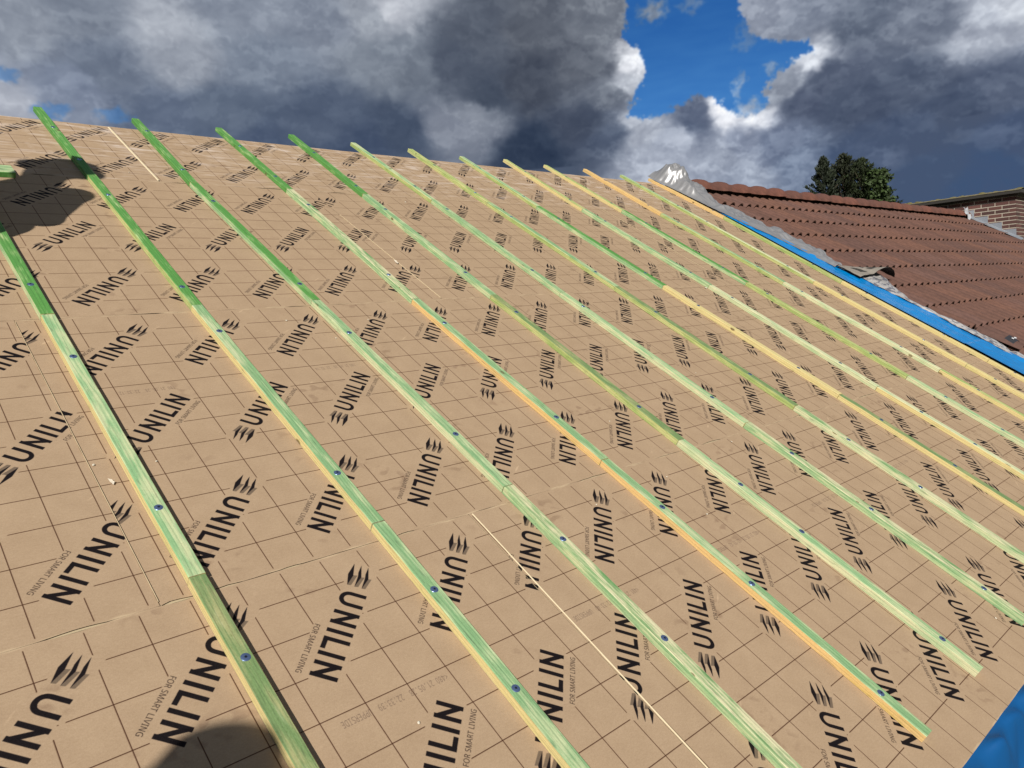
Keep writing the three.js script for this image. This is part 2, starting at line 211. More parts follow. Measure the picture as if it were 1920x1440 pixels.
function insulationBoard(label, u0, u1, v0, v1, pu, pv, dense, opt = {}) {
  const t = thing('insulation_board', label, 'insulation board', 'insulation boards covering the slope', [u0, v0, 0]);
  const nu = Math.max(8, Math.round((u1 - u0) * 5)), nv = Math.max(8, Math.round((v1 - v0) * 4)), seed = Math.round(u0 * 7 + v0 * 13 + 999);
  const top = grid(nu, nv, (a, b) => {
    let u = lerp(u0 + 0.006, u1 - 0.006, a), v = lerp(v0, v1, b);
    if (b === 0) v += edgeIn(u, v0, seed); if (b === 1) v -= opt.ridge ? 0.02 + 0.1 * Math.abs(fbm(u * 1.7, 3, 4)) : edgeIn(u, v1, seed + 5);
    if (a === 0) u += 0.012 * Math.abs(noise(v * 2.1, seed)); if (a === 1) u -= 0.012 * Math.abs(noise(v * 2.1, seed + 3));
    const edge = Math.min(1, Math.min(b, 1 - b) * 30, Math.min(a, 1 - a) * 60);
    const w = 0.012 * fbm(u * 0.22 + seed, v * 0.25, 3) * edge + (1 - edge) * (0.006 * noise(u * 1.6, seed));
    return [(u - u0) * CELL, (v - v0) * CELL, w * CELL];
  }, (a, b, q) => [q[0] / CELL / (u1 - u0), q[1] / CELL / (v1 - v0)]);
  part('paper_facing', top, new THREE.MeshPhysicalMaterial({ map: boardTexture(u0, u1, v0, v1, pu, pv, dense, opt.dust, seed), roughness: 0.8, specularIntensity: 0.3 }), t);
  part('foam_core', box(0.0015, (u1 - u0) * CELL - 0.0015, 0.0006, (v1 - v0) * CELL - 0.0006, -0.12, -0.004), foam, t);
  if (opt.strip) {   // the tongue shows as a pale line where the end joint is left open
    const [w0, w1, va, vb, tilt] = opt.strip, n = 40;
    part('foam_tongue', grid(4, n, (a, b) => { const v = lerp(va, vb, b), wd = (lerp(w0, w1, b)) * (0.85 + 0.3 * noise(v * 2.3, seed)); return [(tilt * (v - v0) + (a - 0.5) * wd) * CELL, (v - v0) * CELL, 0.001 + 0.0026 * Math.sin(a * Math.PI)]; }), w0 > 0.045 ? foamPale : foamDull, t);
  }
  return t;
}
insulationBoard('printed brown board at the bottom left corner beside the eave', -16, 7.66, -12, 0, 1.06, -3.87, 86);
insulationBoard('printed brown board along the eave in the lower middle, pale line at its left end', 7.66, 31.6, -12, 0, 0.74, -3.87, 86, { strip: [0.05, 0.046, -12, -0.05, 0.01] });
insulationBoard('printed brown board along the eave at the right, next to the blue membrane', 31.6, 55.2, -12, 0, 1.8, -4.1, 60);
insulationBoard('printed brown board at the left edge, second row up from the eave', -16, -0.5, 0, 12, 0.3, 0, 86);
insulationBoard('printed brown board in the middle of the second row up from the eave', -0.5, 23.8, 0, 12, 0, 0, 84, { strip: [0.02, 0.018, 0.1, 11.9, 0] });
insulationBoard('printed brown board right of the middle in the second row up from the eave', 23.8, 47.8, 0, 12, 0, -0.12, 70);
insulationBoard('short printed brown board beside the blue membrane, second row up from the eave', 47.8, 55.2, 0, 12, 1.2, -0.2, 60);
insulationBoard('printed brown board under the shadow of a person, second row below the ridge', -16, 15.4, 12, 24.1, 0.95, 12.0, 62);
insulationBoard('printed brown board in the middle of the second row below the ridge', 15.4, 38.9, 12, 24.1, 1.35, 11.95, 76, { strip: [0.045, 0.03, 12.1, 21, 0] });
insulationBoard('printed brown board near the blue membrane in the second row below the ridge', 38.9, 55.2, 12, 24.1, 2.1, 11.9, 60, { strip: [0.03, 0.02, 14, 24, 0] });
insulationBoard('dusty printed board along the ridge at the upper left', -16, 7.78, 24.1, RIDGE_V, 1.9, 23.95, 80, { ridge: true, dust: true });
insulationBoard('dusty printed board along the ridge with a wide pale strip at its left end', 7.78, 31.8, 24.1, RIDGE_V, 1.9, 23.95, 80, { ridge: true, dust: true, strip: [0.13, 0.14, 24.2, 31.4, 0.0] });
insulationBoard('dusty printed board along the ridge, running to the grey foil bunch', 31.8, 55.2, 24.1, RIDGE_V, 2.3, 23.8, 60, { ridge: true, dust: true });

// ------------------------------------------------------------------ counter battens
// wood with a green preservative that took unevenly: [stain colour, bare colour, share of stain, knots]
function woodTex(stain, bare, share, knots, seed) {
  const r = rng(seed), K = Array.from({ length: knots }, () => [r() * 1024, 12 + r() * 104, 4 + r() * 4, 0.35 + r() * 0.45]);
  return pixelTex(1024, 128, (u, v, x, y) => {
    let bend = 0; for (const [kx, ky, kr] of K) { const dx = (x - kx) / (kr * 5), dy = (y - ky) / (kr * 1.4); bend += Math.exp(-dx * dx - dy * dy) * 7 * Math.sign(y - ky || 1); }
    const per = Math.sin(u * Math.PI * 2) * 3 + Math.cos(u * Math.PI * 2) * 2;
    const gy = y + bend + per, grain = noise(x * 0.004 + seed, gy * 0.33) * 0.6 + noise(x * 0.02, gy * 0.9 + seed) * 0.4, ring = Math.sin(gy * 0.6 + noise(x * 0.0035, gy * 0.03 + seed) * 4);
    const cyc = x < 512 ? x : 1024 - x;   // the stain pattern is mirrored so that the piece can be longer than the picture
    const patch = fbm(cyc * 0.0085 + seed * 5, y * 0.03, 4, 0.55) + 0.18 * noise(cyc * 0.012, y * 0.3 + seed);
    let k = sstep(-0.42, 0.42, patch + (share - 0.5) * 1.5 + ring * 0.05);
    const pore = noise(x * 0.16, y * 0.8 + seed) * 11 + (r() - 0.5) * 13 - sstep(0.45, 0.7, noise(x * 0.22 + 5, y * 0.4 + seed)) * 16;
    let c = [0, 1, 2].map((i) => lerp(bare[i], stain[i], k) * (1 + grain * 0.09 - sstep(0.55, 1, ring) * 0.1) + pore * 0.8);
    const mark = sstep(0.5, 0.75, noise(cyc * 0.013 + 70 + seed, y * 0.07)) * 0.5; c = c.map((q, i) => lerp(q, [216, 214, 178][i], mark * 0.5));
    const dirt = sstep(0.5, 0.8, noise(x * 0.02 + seed * 9, y * 0.16)) * 0.16; c = c.map((q) => q * (1 - dirt));
    for (const [kx, ky, kr, kd] of K) { const d = Math.hypot((x - kx) / 1.5, y - ky) / kr; if (d < 1.4) { const m = sstep(1.3, 0.75, d) * kd; c = c.map((q, i) => lerp(q, [104, 82, 46][i] * (0.8 + 0.3 * Math.sin(d * 9)), m)); } }
    return c;
  });
}
const G1 = [84, 142, 66], G2 = [106, 150, 92], PALE = [174, 190, 134], YEL = [210, 193, 134], ORA = [216, 181, 120], LIME = [150, 170, 98], CREAM = [206, 200, 160];
const wood = {}, W_ = (k, ...a) => { const map = woodTex(...a); wood[k] = std({ map, bumpMap: map, bumpScale: 0.0009, roughness: 0.74 }); };
W_('green', G1, PALE, 0.74, 2, 11); W_('green2', [126, 164, 114], [186, 196, 150], 0.56, 1, 23); W_('mottled', G2, CREAM, 0.45, 2, 37); W_('pale', [134, 174, 122], [192, 198, 152], 0.5, 1, 41); W_('lime', LIME, [188, 188, 126], 0.5, 2, 53);
W_('yellow', [194, 186, 118], YEL, 0.22, 1, 61); W_('orange', [206, 176, 104], ORA, 0.3, 1, 71); W_('olive', [112, 138, 86], [160, 160, 110], 0.6, 2, 83); W_('light', [168, 190, 142], [208, 206, 164], 0.4, 1, 97);
const screwMat = new THREE.MeshPhysicalMaterial({ color: rgb(0.24, 0.33, 0.56), metalness: 0.85, roughness: 0.28 }), recessMat = std({ color: rgb(0.02, 0.025, 0.04), metalness: 0.6, roughness: 0.5 });
const screwGeo = new THREE.LatheGeometry([[0, 0.0024], [0.0034, 0.0024], [0.0062, 0.0021], [0.0085, 0.0012], [0.0094, 0.0002], [0.0094, -0.0015]].map((q) => new THREE.Vector2(...q)), 20).rotateX(Math.PI / 2);
const recessGeo = (() => { const s = new THREE.Shape(); for (let i = 0; i < 12; i++) { const a = i / 12 * Math.PI * 2, r = i % 2 ? 0.0019 : 0.0031; s[i ? 'lineTo' : 'moveTo'](Math.cos(a) * r, Math.sin(a) * r); } s.closePath(); return new THREE.ExtrudeGeometry(s, { depth: 0.0005, bevelEnabled: false }).translate(0, 0, 0.0023); })();
function battenGeometry(len, bw, bh, seed, bend = 0) {   // x across, y along, z out of the roof; groups: 0 sides, 1 top, 2 ends
  const r = rng(seed), c = 0.0016, nl = 26, ou = r() * 5, ov = r() * 5, P = [], N = [], UV = [], IX = [], groups = [];
  const sec = [[0, 0.0004], [0, bh - c], [c, bh], [bw - c, bh], [bw, bh - c], [bw, 0.0004]], nrm = [[-1, 0], [-0.707, 0.707], [0, 1], [0.707, 0.707], [1, 0]];
  const wob = (s) => bend * Math.sin(s / len * Math.PI) + 0.0007 * noise(s * 5 + seed, 3.3), rough = (s, k) => 0.00045 * noise(s * 22 + seed * 1.7, k * 9.1);
  const strip = (k) => { const base = P.length / 3, [ax, az] = sec[k], [bx, bz] = sec[k + 1]; for (let i = 0; i <= nl; i++) { const s = i / nl * len; for (const [x, z, q] of [[ax, az, k], [bx, bz, k + 1]]) { P.push(x + wob(s) + rough(s, q), s, z + (z > bh / 2 ? rough(s, q + 7) : 0)); N.push(nrm[k][0], 0, nrm[k][1]); UV.push(ou + s / 1.2, ov + (q * 0.021 + (k === 2 && q === 3 ? 0.24 : 0) + (k >= 3 ? 0.24 : 0) + (k === 0 ? (q ? 0.15 : 0) : 0.15))); } }
    for (let i = 0; i < nl; i++) { const a = base + i * 2; IX.push(a, a + 1, a + 3, a, a + 3, a + 2); } };
  const span = (f, m) => { const a = IX.length; f(); groups.push([a, IX.length - a, m]); };
  span(() => { strip(0); strip(3); strip(4); }, 0); span(() => { strip(1); strip(2); }, 1);
  span(() => { for (const [s, ny] of [[0, -1], [len, 1]]) { const b = P.length / 3; for (const [x, z] of sec) { P.push(x + wob(s) + rough(s, 0), s, z); N.push(0, ny, 0); UV.push(ou + x * 3, ov + z * 3); } for (let i = 1; i < 5; i++) ny > 0 ? IX.push(b, b + i, b + i + 1) : IX.push(b, b + i + 1, b + i); } }, 2);
  const g = new THREE.BufferGeometry(); g.setAttribute('position', new THREE.Float32BufferAttribute(P, 3)); g.setAttribute('normal', new THREE.Float32BufferAttribute(N, 3)); g.setAttribute('uv', new THREE.Float32BufferAttribute(UV, 2)); g.setIndex(IX); for (const q of groups) g.addGroup(...q); return g;
}
// left edge of every batten line (u) at the ridge end, the three butt joints and the eave end
const LINES = [[0.1, 0.1, 0.15, 0.16, 0.2], [4.73, 4.68, 4.65, 4.75, 4.75], [9.28, 8.95, 9.11, 9.25, 9.2], [13.83, 13.75, 13.57, 13.6, 13.64], [18.5, 18.2, 17.95, 17.85, 17.84], [22.8, 22.7, 22.46, 22.41, 22.4], [27.4, 27.1, 27.05, 26.9, 26.85], [31.7, 31.35, 31.22, 31.25, 31.2], [36.5, 35.85, 35.67, 35.4, 35.3], [40.7, 40.45, 40.18, 39.9, 39.7], [45.6, 45.0, 44.75, 44.5, 44.2], [50.0, 49.6, 49.1, 48.8, 48.5], [53.9, 54.2, 53.3, 52.85, 52.4]];
const JOINTS = [[32.75, 23.6, 11.85, 0.3, -11.1], [32.82, 23.68, 12.0, 0.37, -11.1], [32.71, 23.66, 11.98, 0.39, -11.1], [32.78, 23.56, 11.7, 0.37, -11.1], [33.05, 23.54, 11.73, 0.29, -11.05], [32.85, 23.3, 11.66, 0.22, -11.1], [32.9, 23.4, 12.0, 0.39, -11.0], [32.48, 23.3, 11.87, 0.32, -11.1], [33.0, 23.3, 11.68, 0.15, -11.1], [32.72, 23.5, 11.79, 0.3, -11.1], [32.81, 23.3, 11.6, 0.1, -11.1], [32.3, 23.4, 11.5, -0.1, -11.1], [32.1, 23.4, 11.3, -0.25, -11.1]];
// [top, side] of each piece from the ridge down
const LOOK = [
  [['green', 'green'], ['green', 'pale'], ['pale', 'yellow'], ['olive', 'yellow']], [['green', 'green'], ['green', 'lime'], ['green2', 'yellow'], ['green2', 'yellow']], [['green', 'green'], ['green', 'pale'], ['green2', 'light'], ['mottled', 'pale']],
  [['green', 'green'], ['mottled', 'pale'], ['green2', 'orange'], ['green2', 'orange']], [['green', 'green'], ['green2', 'pale'], ['olive', 'lime'], ['pale', 'light']], [['pale', 'lime'], ['green2', 'pale'], ['pale', 'light'], ['mottled', 'pale']],
  [['lime', 'lime'], ['green2', 'lime'], ['olive', 'lime'], ['mottled', 'light']], [['pale', 'lime'], ['green', 'pale'], ['yellow', 'yellow'], ['olive', 'yellow']], [['lime', 'yellow'], ['green2', 'pale'], ['light', 'light'], ['light', 'yellow']],
  [['lime', 'yellow'], ['green', 'pale'], ['lime', 'lime'], ['pale', 'light']], [['orange', 'orange'], ['green2', 'lime'], ['light', 'light'], ['lime', 'yellow']], [['pale', 'lime'], ['light', 'lime'], ['yellow', 'yellow'], ['yellow', 'yellow']], [['orange', 'orange'], ['lime', 'lime'], ['yellow', 'yellow'], ['yellow', 'yellow']],
];
const LOOKWORD = { green: 'strong green', green2: 'green', mottled: 'whitish mottled green', pale: 'pale green', lime: 'yellowish green', yellow: 'yellow', orange: 'orange yellow', olive: 'dull olive green', light: 'very pale green' };
const ORD = ['leftmost', 'second', 'third', 'fourth', 'fifth', 'sixth', 'seventh', 'eighth', 'ninth', 'tenth', 'eleventh', 'twelfth', 'last'];
const ROWWORD = ['top row at ridge', 'second row from ridge', 'second row from eave', 'bottom row at eave'];
const SCREWS = [[25.2, 30.3], [21.6, 13.7], [9.7, 2.6], [-2.1, -5.5, -10.1]];
for (let i = 0; i < 13; i++) for (let k = 0; k < 4; k++) {
  const top = [LINES[i][k], JOINTS[i][k]], low = [LINES[i][k + 1], JOINTS[i][k + 1] + 0.03], r = rng(i * 17 + k * 71 + 5);
  const off = (i * 0.013 + k * 0.02) % 0.05 - 0.02, du = top[0] - low[0], dv = top[1] - low[1], len = Math.hypot(du, dv) * CELL, bw = 0.0365 + r() * 0.0015, bh = 0.0228 + r() * 0.0014;
  const side = LOOK[i][k][1] !== LOOK[i][k][0] && k > 1 && /yellow|orange/.test(LOOK[i][k][1]) ? ` with a ${LOOK[i][k][1] === 'yellow' ? 'yellow' : 'orange yellow'} side` : '';
  const t = thing('roof_batten', i === 12 ? `${LOOKWORD[LOOK[i][k][0]]} batten beside the blue membrane, ${ROWWORD[k]}` : `${LOOKWORD[LOOK[i][k][0]]} batten${side}, ${i ? ORD[i] + ' line from left' : 'leftmost line'}, ${ROWWORD[k]}`, 'batten', 'battens running up the slope', [low[0] + off * 0.4, low[1], 0.004]);
  t.quaternion.multiply(new THREE.Quaternion().setFromAxisAngle(new THREE.Vector3(0, 0, 1), -Math.atan2(du, dv)));
  part('timber', battenGeometry(len, bw, bh, i * 31 + k * 7 + 3, (r() - 0.5) * 0.003), [wood[LOOK[i][k][1]], wood[LOOK[i][k][0]], wood[r() < 0.5 ? 'yellow' : 'light']], t);
  for (const v of SCREWS[k]) {
    const s = part('screw', screwGeo, screwMat, t); s.scale.setScalar(1.12); s.position.set(bw * (0.44 + 0.14 * r()), (v + (r() - 0.5) * 1.1 - low[1]) * CELL, bh - 0.0008); s.rotation.set((r() - 0.5) * 0.12, (r() - 0.5) * 0.12, r() * 6);
    part('drive_recess', recessGeo, recessMat, s);
  }
}
// a sawn plank lying across the slope at the left
{ const t = thing('cut_plank', 'short bright green plank lying across the slope at the left edge', 'plank', null, [-4.2, 24.28, 0.004]);
  t.quaternion.multiply(new THREE.Quaternion().setFromAxisAngle(new THREE.Vector3(0, 0, 1), -Math.PI / 2 + 0.01));
  part('timber', battenGeometry(0.62, 0.082, 0.022, 77), [wood.green, wood.green2, wood.yellow], t); }

// ------------------------------------------------------------------ crumbs of foam, chips and torn paper on the boards
{ const chipM = std({ color: rgb(0.6, 0.55, 0.44), roughness: 1 }), paperM = std({ color: rgb(0.6, 0.53, 0.42), roughness: 0.9, side: THREE.DoubleSide }), r = rng(404);
  const spots = [[15.31, 15.56, 0.34, 'torn white paper flake beside the fourth batten, second row below the ridge', 1], [35.4, 11.7, 0.3, 'torn pale flake by the ninth batten near a board joint', 1], [0.96, 4.51, 0.05, 'small white foam crumb right of the leftmost batten', 0], [-0.4, 4.78, 0.06, 'pale foam crumb left of the leftmost batten', 0], [15.72, -0.94, 0.05, 'white foam crumb below the joint, between fourth and fifth battens', 0], [7.62, 10.98, 0.06, 'white foam crumb between the second and third battens', 0], [8.83, 9.54, 0.05, 'tiny foam crumb just left of the third batten', 0], [20.84, 23.2, 0.08, 'pale chip between fifth and sixth battens under the ridge row', 0], [27.0, 10.9, 0.06, 'pale chip beside the seventh batten', 0], [20.73, -0.3, 0.1, 'curled pale splinter at the board joint before the sixth batten', 1], [15.5, -2.87, 0.06, 'white crumb beside the fifth batten low on the slope', 0], [-0.21, 4.04, 0.22, 'peeled pale paper sliver left of the leftmost batten', 1], [21.7, -10.42, 0.06, 'white crumb near the eave before the sixth batten', 0], [6.75, 25.01, 0.05, 'white foam crumb left of the wide pale strip', 0], [10.85, 10.67, 0.05, 'white crumb between the third and fourth battens', 0], [2.75, -4.75, 0.06, 'small white crumb below the ink stamp at the bottom', 0], [31.11, -3.15, 0.18, 'dark edged paper scrap beside the eighth batten', 1], [24.2, 4.1, 0.05, 'pale crumb right of the sixth batten', 0], [16.2, 2.3, 0.05, 'pale crumb left of the fifth batten', 0], [11.9, -1.1, 0.05, 'pale crumb below the joint right of the third batten', 0]];
  for (const [u, v, s, label, flake] of spots) {
    let g;
    if (flake) g = grid(5, 3, (a, b) => [(a - 0.5) * s * CELL * 0.9 * (0.4 + b * 0.8), (b - 0.5) * s * CELL * 0.45 * (1 - 0.6 * a), 0.0015 + 0.012 * s * (a - 0.4) ** 2 * 4 + 0.002 * r()]);
    else { g = new THREE.IcosahedronGeometry(s * CELL * 0.5, 1); const p = g.attributes.position; for (let i = 0; i < p.count; i++) { const f = 0.75 + 0.5 * Math.abs(noise(p.getX(i) * 900 + u, p.getY(i) * 900 + p.getZ(i) * 700)); p.setXYZ(i, p.getX(i) * f * 1.4, p.getY(i) * f, p.getZ(i) * f * 0.7); } g.computeVertexNormals(); }
    const m = new THREE.Mesh(g, flake ? paperM : chipM); m.name = numbered(flake ? 'paper_flake' : 'foam_crumb'); m.castShadow = m.receiveShadow = true; m.position.copy(rp(u, v, flake ? 0.01 : s * 0.3 + 0.01)); m.quaternion.copy(roofQ).multiply(new THREE.Quaternion().setFromAxisAngle(new THREE.Vector3(0, 0, 1), r() * 6)); tag(m, label, flake ? 'flake' : 'crumb', 'scraps on the boards'); scene.add(m);
  } }

// ------------------------------------------------------------------ the house under the new roof
{ const t = thing('row_house', 'house whose slope is covered with printed insulation boards', 'house');
  part('wall', bodyPrism(-1.75, 5.5, 0.16), plaster, t);
  const back = box(0, 7.25, 0, 4.36, -0.12, 0); const m = part('rear_slope', back, foam, t); m.position.set(-1.75, ridgeP.y, ridgeP.z - 0.004); m.quaternion.setFromAxisAngle(new THREE.Vector3(1, 0, 0), -Math.PI / 2 - PITCH); 
  part('eave_fascia', box(-1.7, 5.5, -0.2, 0, -0.02, 0), std({ color: rgb(0.55, 0.5, 0.4) }), t).position.set(0, rp(0, -12).y - 0.11, eaveZ + 0.0 - 0.065);
}

// ------------------------------------------------------------------ neighbouring roof: concrete interlocking tiles
{
  const t = thing('neighbour_house', 'neighbouring house with brown interlocking roof tiles and a row of ridge tiles', 'house');
  part('wall', bodyPrism(5.62, 17.5, 0.14), plaster, t);
  const tones = [[0.175, 0.085, 0.06], [0.19, 0.092, 0.066], [0.16, 0.078, 0.056], [0.18, 0.092, 0.07], [0.15, 0.076, 0.058], [0.2, 0.095, 0.064]];
  const tileMap = pixelTex(256, 256, (u, v, x, y) => { const s = noise(x * 0.35, y * 0.35) * 16 + noise(x * 0.9, y * 0.9) * 18 + fbm(x * 0.03, y * 0.03, 3) * 34, k = sstep(0.42, 0.6, noise(x * 0.12 + 9, y * 0.12)) * 0.35; return [lerp(208 + s, 190, k), lerp(206 + s, 196, k), lerp(204 + s, 176, k)]; });
  const tileMats = tones.map((c) => std({ color: rgb(...c).multiplyScalar(1.08), map: tileMap, roughness: 0.82 }));
  // profile across one tile (0.30 m): two round rolls with flat pans
  const prof = (x) => { const q = ((x / 0.15) % 1 + 1) % 1, d = (q - 0.5) / 0.3; return Math.abs(d) < 1 ? 0.04 * Math.sqrt(1 - d * d * 0.98) ** 1.1 : 0.0015; };
  const LEN = 0.42, GAUGE = 0.345, TH = 0.027, n = 28;
  const tileGeo = (() => {   // x across, y up the slope from the tail, z out
    const top = grid(n, 3, (a, b) => { const x = a * 0.2985; return [x, b * LEN, prof(x) + TH * (1 - b * LEN / GAUGE)]; });
    const front = grid(n, 2, (a, b) => { const x = a * 0.2985; return [x, b === 1 ? 0 : -0.0008 * (b === 0.5), prof(x) + TH - (1 - b) * (prof(x) > 0.006 ? 0.011 : TH + 0.002)]; });
    const g = mergeGeometries([top, front]); return g;
  })();
  // tail of every course (v in cells) from the ridge down
  const tails = [27.4, 23.95, 20.55, 17.15, 13.75, 10.35, 6.95, 3.55, 0.15, -3.25, -6.65, -10.05], r = rng(91);
  let count = 0;
  const far = [];
  for (let c = 0; c < tails.length; c++) for (let k = 0; k < 28; k++) {
    const u = 56.4 + k * 3, v = tails[c];
    if (u > 139.8) continue;
    if (c > 7 && u < 60) continue;
    const hidden = c > 8 || count >= 292;
    if (hidden) { far.push([u, v]); continue; }
    count++;
    const m = part('roof_tile', tileGeo, tileMats[Math.floor(r() * 6)], t); m.position.copy(rp(u + (r() - 0.5) * 0.03, v + (r() - 0.5) * 0.05, -0.42 + (r() - 0.5) * 0.03)); m.quaternion.copy(roofQ).multiply(new THREE.Quaternion().setFromEuler(new THREE.Euler((r() - 0.5) * 0.006, (r() - 0.5) * 0.006, (r() - 0.5) * 0.006)));
  }
  const low = mergeGeometries(far.map(([u, v]) => { const g = tileGeo.clone(); g.applyMatrix4(new THREE.Matrix4().compose(rp(u, v, -0.42), roofQ, new THREE.Vector3(1, 1, 1))); return g; }));
  tag(part('roof_tiles', low, tileMats[0], t), null, null, null, 'stuff');
  // ridge tiles: round caps, each with a raised collar over the next
  const capTones = [[0.22, 0.085, 0.055], [0.19, 0.08, 0.056], [0.235, 0.09, 0.06]].map((c) => std({ color: rgb(...c).multiplyScalar(1.0), map: tileMap, roughness: 0.8 }));
  const cap = grid(14, 12, (a, b) => { const th = (a - 0.5) * Math.PI * 0.94, x = b * 0.405, bul = b < 0.68 ? 0.008 * b : 0.0055 + 0.019 * sstep(0.62, 0.86, b), R = 0.116 + bul; return [x, Math.cos(th) * R * 0.93, -Math.sin(th) * R * 1.12]; });
  const lip = grid(14, 1, (a, b) => { const th = (a - 0.5) * Math.PI * 0.94, R = 0.1405 - b * 0.03; return [0.405, Math.cos(th) * R * 0.93, -Math.sin(th) * R * 1.12]; });
  const capGeo = mergeGeometries([cap, lip]);
  for (let k = 0; k < 22; k++) { const u = 57.6 + k * 3.76; if (u > 137) break; const m = part('ridge_tile', capGeo, capTones[Math.floor(r() * 3)], t); m.position.copy(new THREE.Vector3(u * CELL, ridgeP.y - 0.047 + (r() - 0.5) * 0.006, ridgeP.z - 0.01)); m.rotation.set((r() - 0.5) * 0.03, (r() - 0.5) * 0.01, -0.012); }
  const back = part('rear_slope', box(0, 11.9, 0, 4.36, -0.1, -0.06), tileMats[2], t); back.position.set(5.62, ridgeP.y, ridgeP.z - 0.05); back.quaternion.setFromAxisAngle(new THREE.Vector3(1, 0, 0), -Math.PI / 2 - PITCH);
}

// ------------------------------------------------------------------ chimney: brick by brick, slab on top, stepped lead at its foot
{
  const t = thing('chimney', 'broad brick chimney stack with mossy concrete slab at the right edge', 'chimney');
  const X0 = 14.0, Z1 = -1.94, Z0 = -3.56, topY = BASE + 1.832, r = rng(5), course = 0.0625, D = 0.62;
  part('mortar_core', box(X0 + 0.0025, X0 + D, BASE + 0.1, topY - 0.002, Z0 + 0.006, Z1 - 0.0005), std({ color: rgb(0.42, 0.375, 0.3), roughness: 1 }), t);
  const mats = Array.from({ length: 6 }, (_, i) => std({ color: rgb(0.062 + i * 0.011, 0.029 + i * 0.004, 0.025 + i * 0.003), roughness: 0.9 }));
  const L = 0.2, mort = 0.013, bg = new THREE.BoxGeometry(1, 1, 1);
  const brick = (x, y, z, sx, sy, sz) => { const m = part('brick', bg, mats[Math.floor(r() * 6)], t); m.position.set(x, y, z); m.scale.set(sx, sy, sz); m.rotation.set((r() - 0.5) * 0.008, (r() - 0.5) * 0.008, (r() - 0.5) * 0.006); };
  for (let c = 0; c < 15; c++) {
    const y = topY - (c + 0.5) * course - 0.003, h = course - mort;
    let z = Z1 - (c % 2 ? L / 2 : 0);
    if (c % 2) brick(X0 + 0.05, y, Z1 - L / 4 + 0.003, 0.1, h, L / 2 - mort + 0.006);
    for (; z - L > Z0 - 0.1; z -= L) { const z0 = Math.max(z - L + mort, Z0); if (z - z0 < 0.03) break; if (y < ridgeP.y - 0.12 - Math.max(0, (z - ridgeP.z)) * SI / CO - 0.18) continue; brick(X0 + 0.05, y, (z + z0) / 2, 0.1, h, z - z0); }
    for (let x = X0 + (c % 2 ? 0.1 : 0.2) - 0.0; x < X0 + D; x += L) { const x0 = x + mort * 0.5, x1 = Math.min(x + L - mort * 0.5, X0 + D); if (x1 - x0 > 0.03) brick((x0 + x1) / 2, y, Z1 - 0.05 + 0.003, x1 - x0, h, 0.1); }
    if (c % 2 === 0) brick(X0 + 0.101, y, Z1 - 0.048 + 0.003, 0.188, h, 0.1); else brick(X0 + 0.046, y, Z1 - 0.046 + 0.0035, 0.09, h, 0.094);
  }
  const slabMap = pixelTex(256, 256, (u, v, x, y) => { const m = sstep(-0.1, 0.35, fbm(x * 0.05, y * 0.05, 4)), s = noise(x * 0.6, y * 0.6) * 22; return [lerp(120, 96, m) + s, lerp(112, 92, m) + s, lerp(98, 34, m) + s * 0.7]; });
  const sg = grid(40, 6, (a, b) => { const ang = b * 6; const z = lerp(Z0 - 0.13, Z1 + 0.11, a), x0 = X0 - 0.13, x1 = X0 + D + 0.13, n1 = 0.005 * noise(z * 17, b * 9); const ring = [[x0 - 0.003, 0.047], [x0 - 0.006, 0.052], [x0 - 0.004, 0.06], [x0 + 0.02, 0.068], [(x0 + x1) / 2, 0.105], [x1, 0.068], [x1 + 0.004, 0.045]]; const q = ring[Math.round(ang)]; return [q[0] + n1, topY + 0.03 + q[1] + n1, z]; }, (a, b) => [a * 3, b * 1.6]);
  part('slab', box(X0 - 0.128, X0 + D + 0.128, topY + 0.032, topY + 0.088, Z0 - 0.128, Z1 + 0.108), std({ color: rgb(0.035, 0.032, 0.028), roughness: 1 }), t);
  part('weathered_top', sg, std({ map: slabMap, roughness: 1 }), t);
  part('slab_bed', box(X0 - 0.03, X0 + D + 0.03, topY, topY + 0.03, Z0 - 0.03, Z1 + 0.03), std({ color: rgb(0.06, 0.05, 0.045), roughness: 1 }), t);
  // moss cushions on the slab edge
  { const gs = []; for (let i = 0; i < 46; i++) { const z = lerp(Z0 - 0.1, Z1 + 0.1, r()), g = new THREE.IcosahedronGeometry(0.012 + r() * 0.016, 1).scale(1, 0.55, 1.8).translate(X0 - 0.1 + r() * 0.22, topY + 0.097 + r() * 0.008, z); gs.push(g); } tag(part('moss', mergeGeometries(gs), std({ color: rgb(0.16, 0.14, 0.03), roughness: 1 }), t), null, null, null, 'stuff'); }
  const lead = std({ color: rgb(0.27, 0.29, 0.32), roughness: 0.5, metalness: 0.35 });
  // stepped flashing on the side: each step ends in a bed joint
  for (let k = 0; k < 4; k++) { const z1 = Z1 + 0.004 - k * 0.2, z0 = z1 - 0.2, roofY = (z) => ridgeP.y - (z - ridgeP.z) * SI / CO; const yTop = topY - (8 - k * 2) * course - 0.02; const s = new THREE.Shape(); s.moveTo(-z1, roofY(z1) - 0.02); s.lineTo(-z0, Math.min(roofY(z0) - 0.02, yTop + 0.12)); s.lineTo(-z0, Math.max(yTop, roofY(z0) + 0.03)); s.lineTo(-z1, Math.max(yTop, roofY(z0) + 0.03)); s.closePath(); part('flashing_step', new THREE.ExtrudeGeometry(s, { depth: 0.004, bevelEnabled: false }).rotateY(Math.PI / 2).translate(X0 - 0.006 - k * 0.0012, 0, 0), lead, t); }
  const apron = grid(3, 24, (a, b) => { const v = lerp(21.6, 30.6, b), q = rp(140 - 1.25 + a * 1.3, v, 0.12 - 0.06 * a + 0.35 * a * a + 0.05 * noise(v * 1.7, a * 3)); return [q.x, q.y, q.z]; });
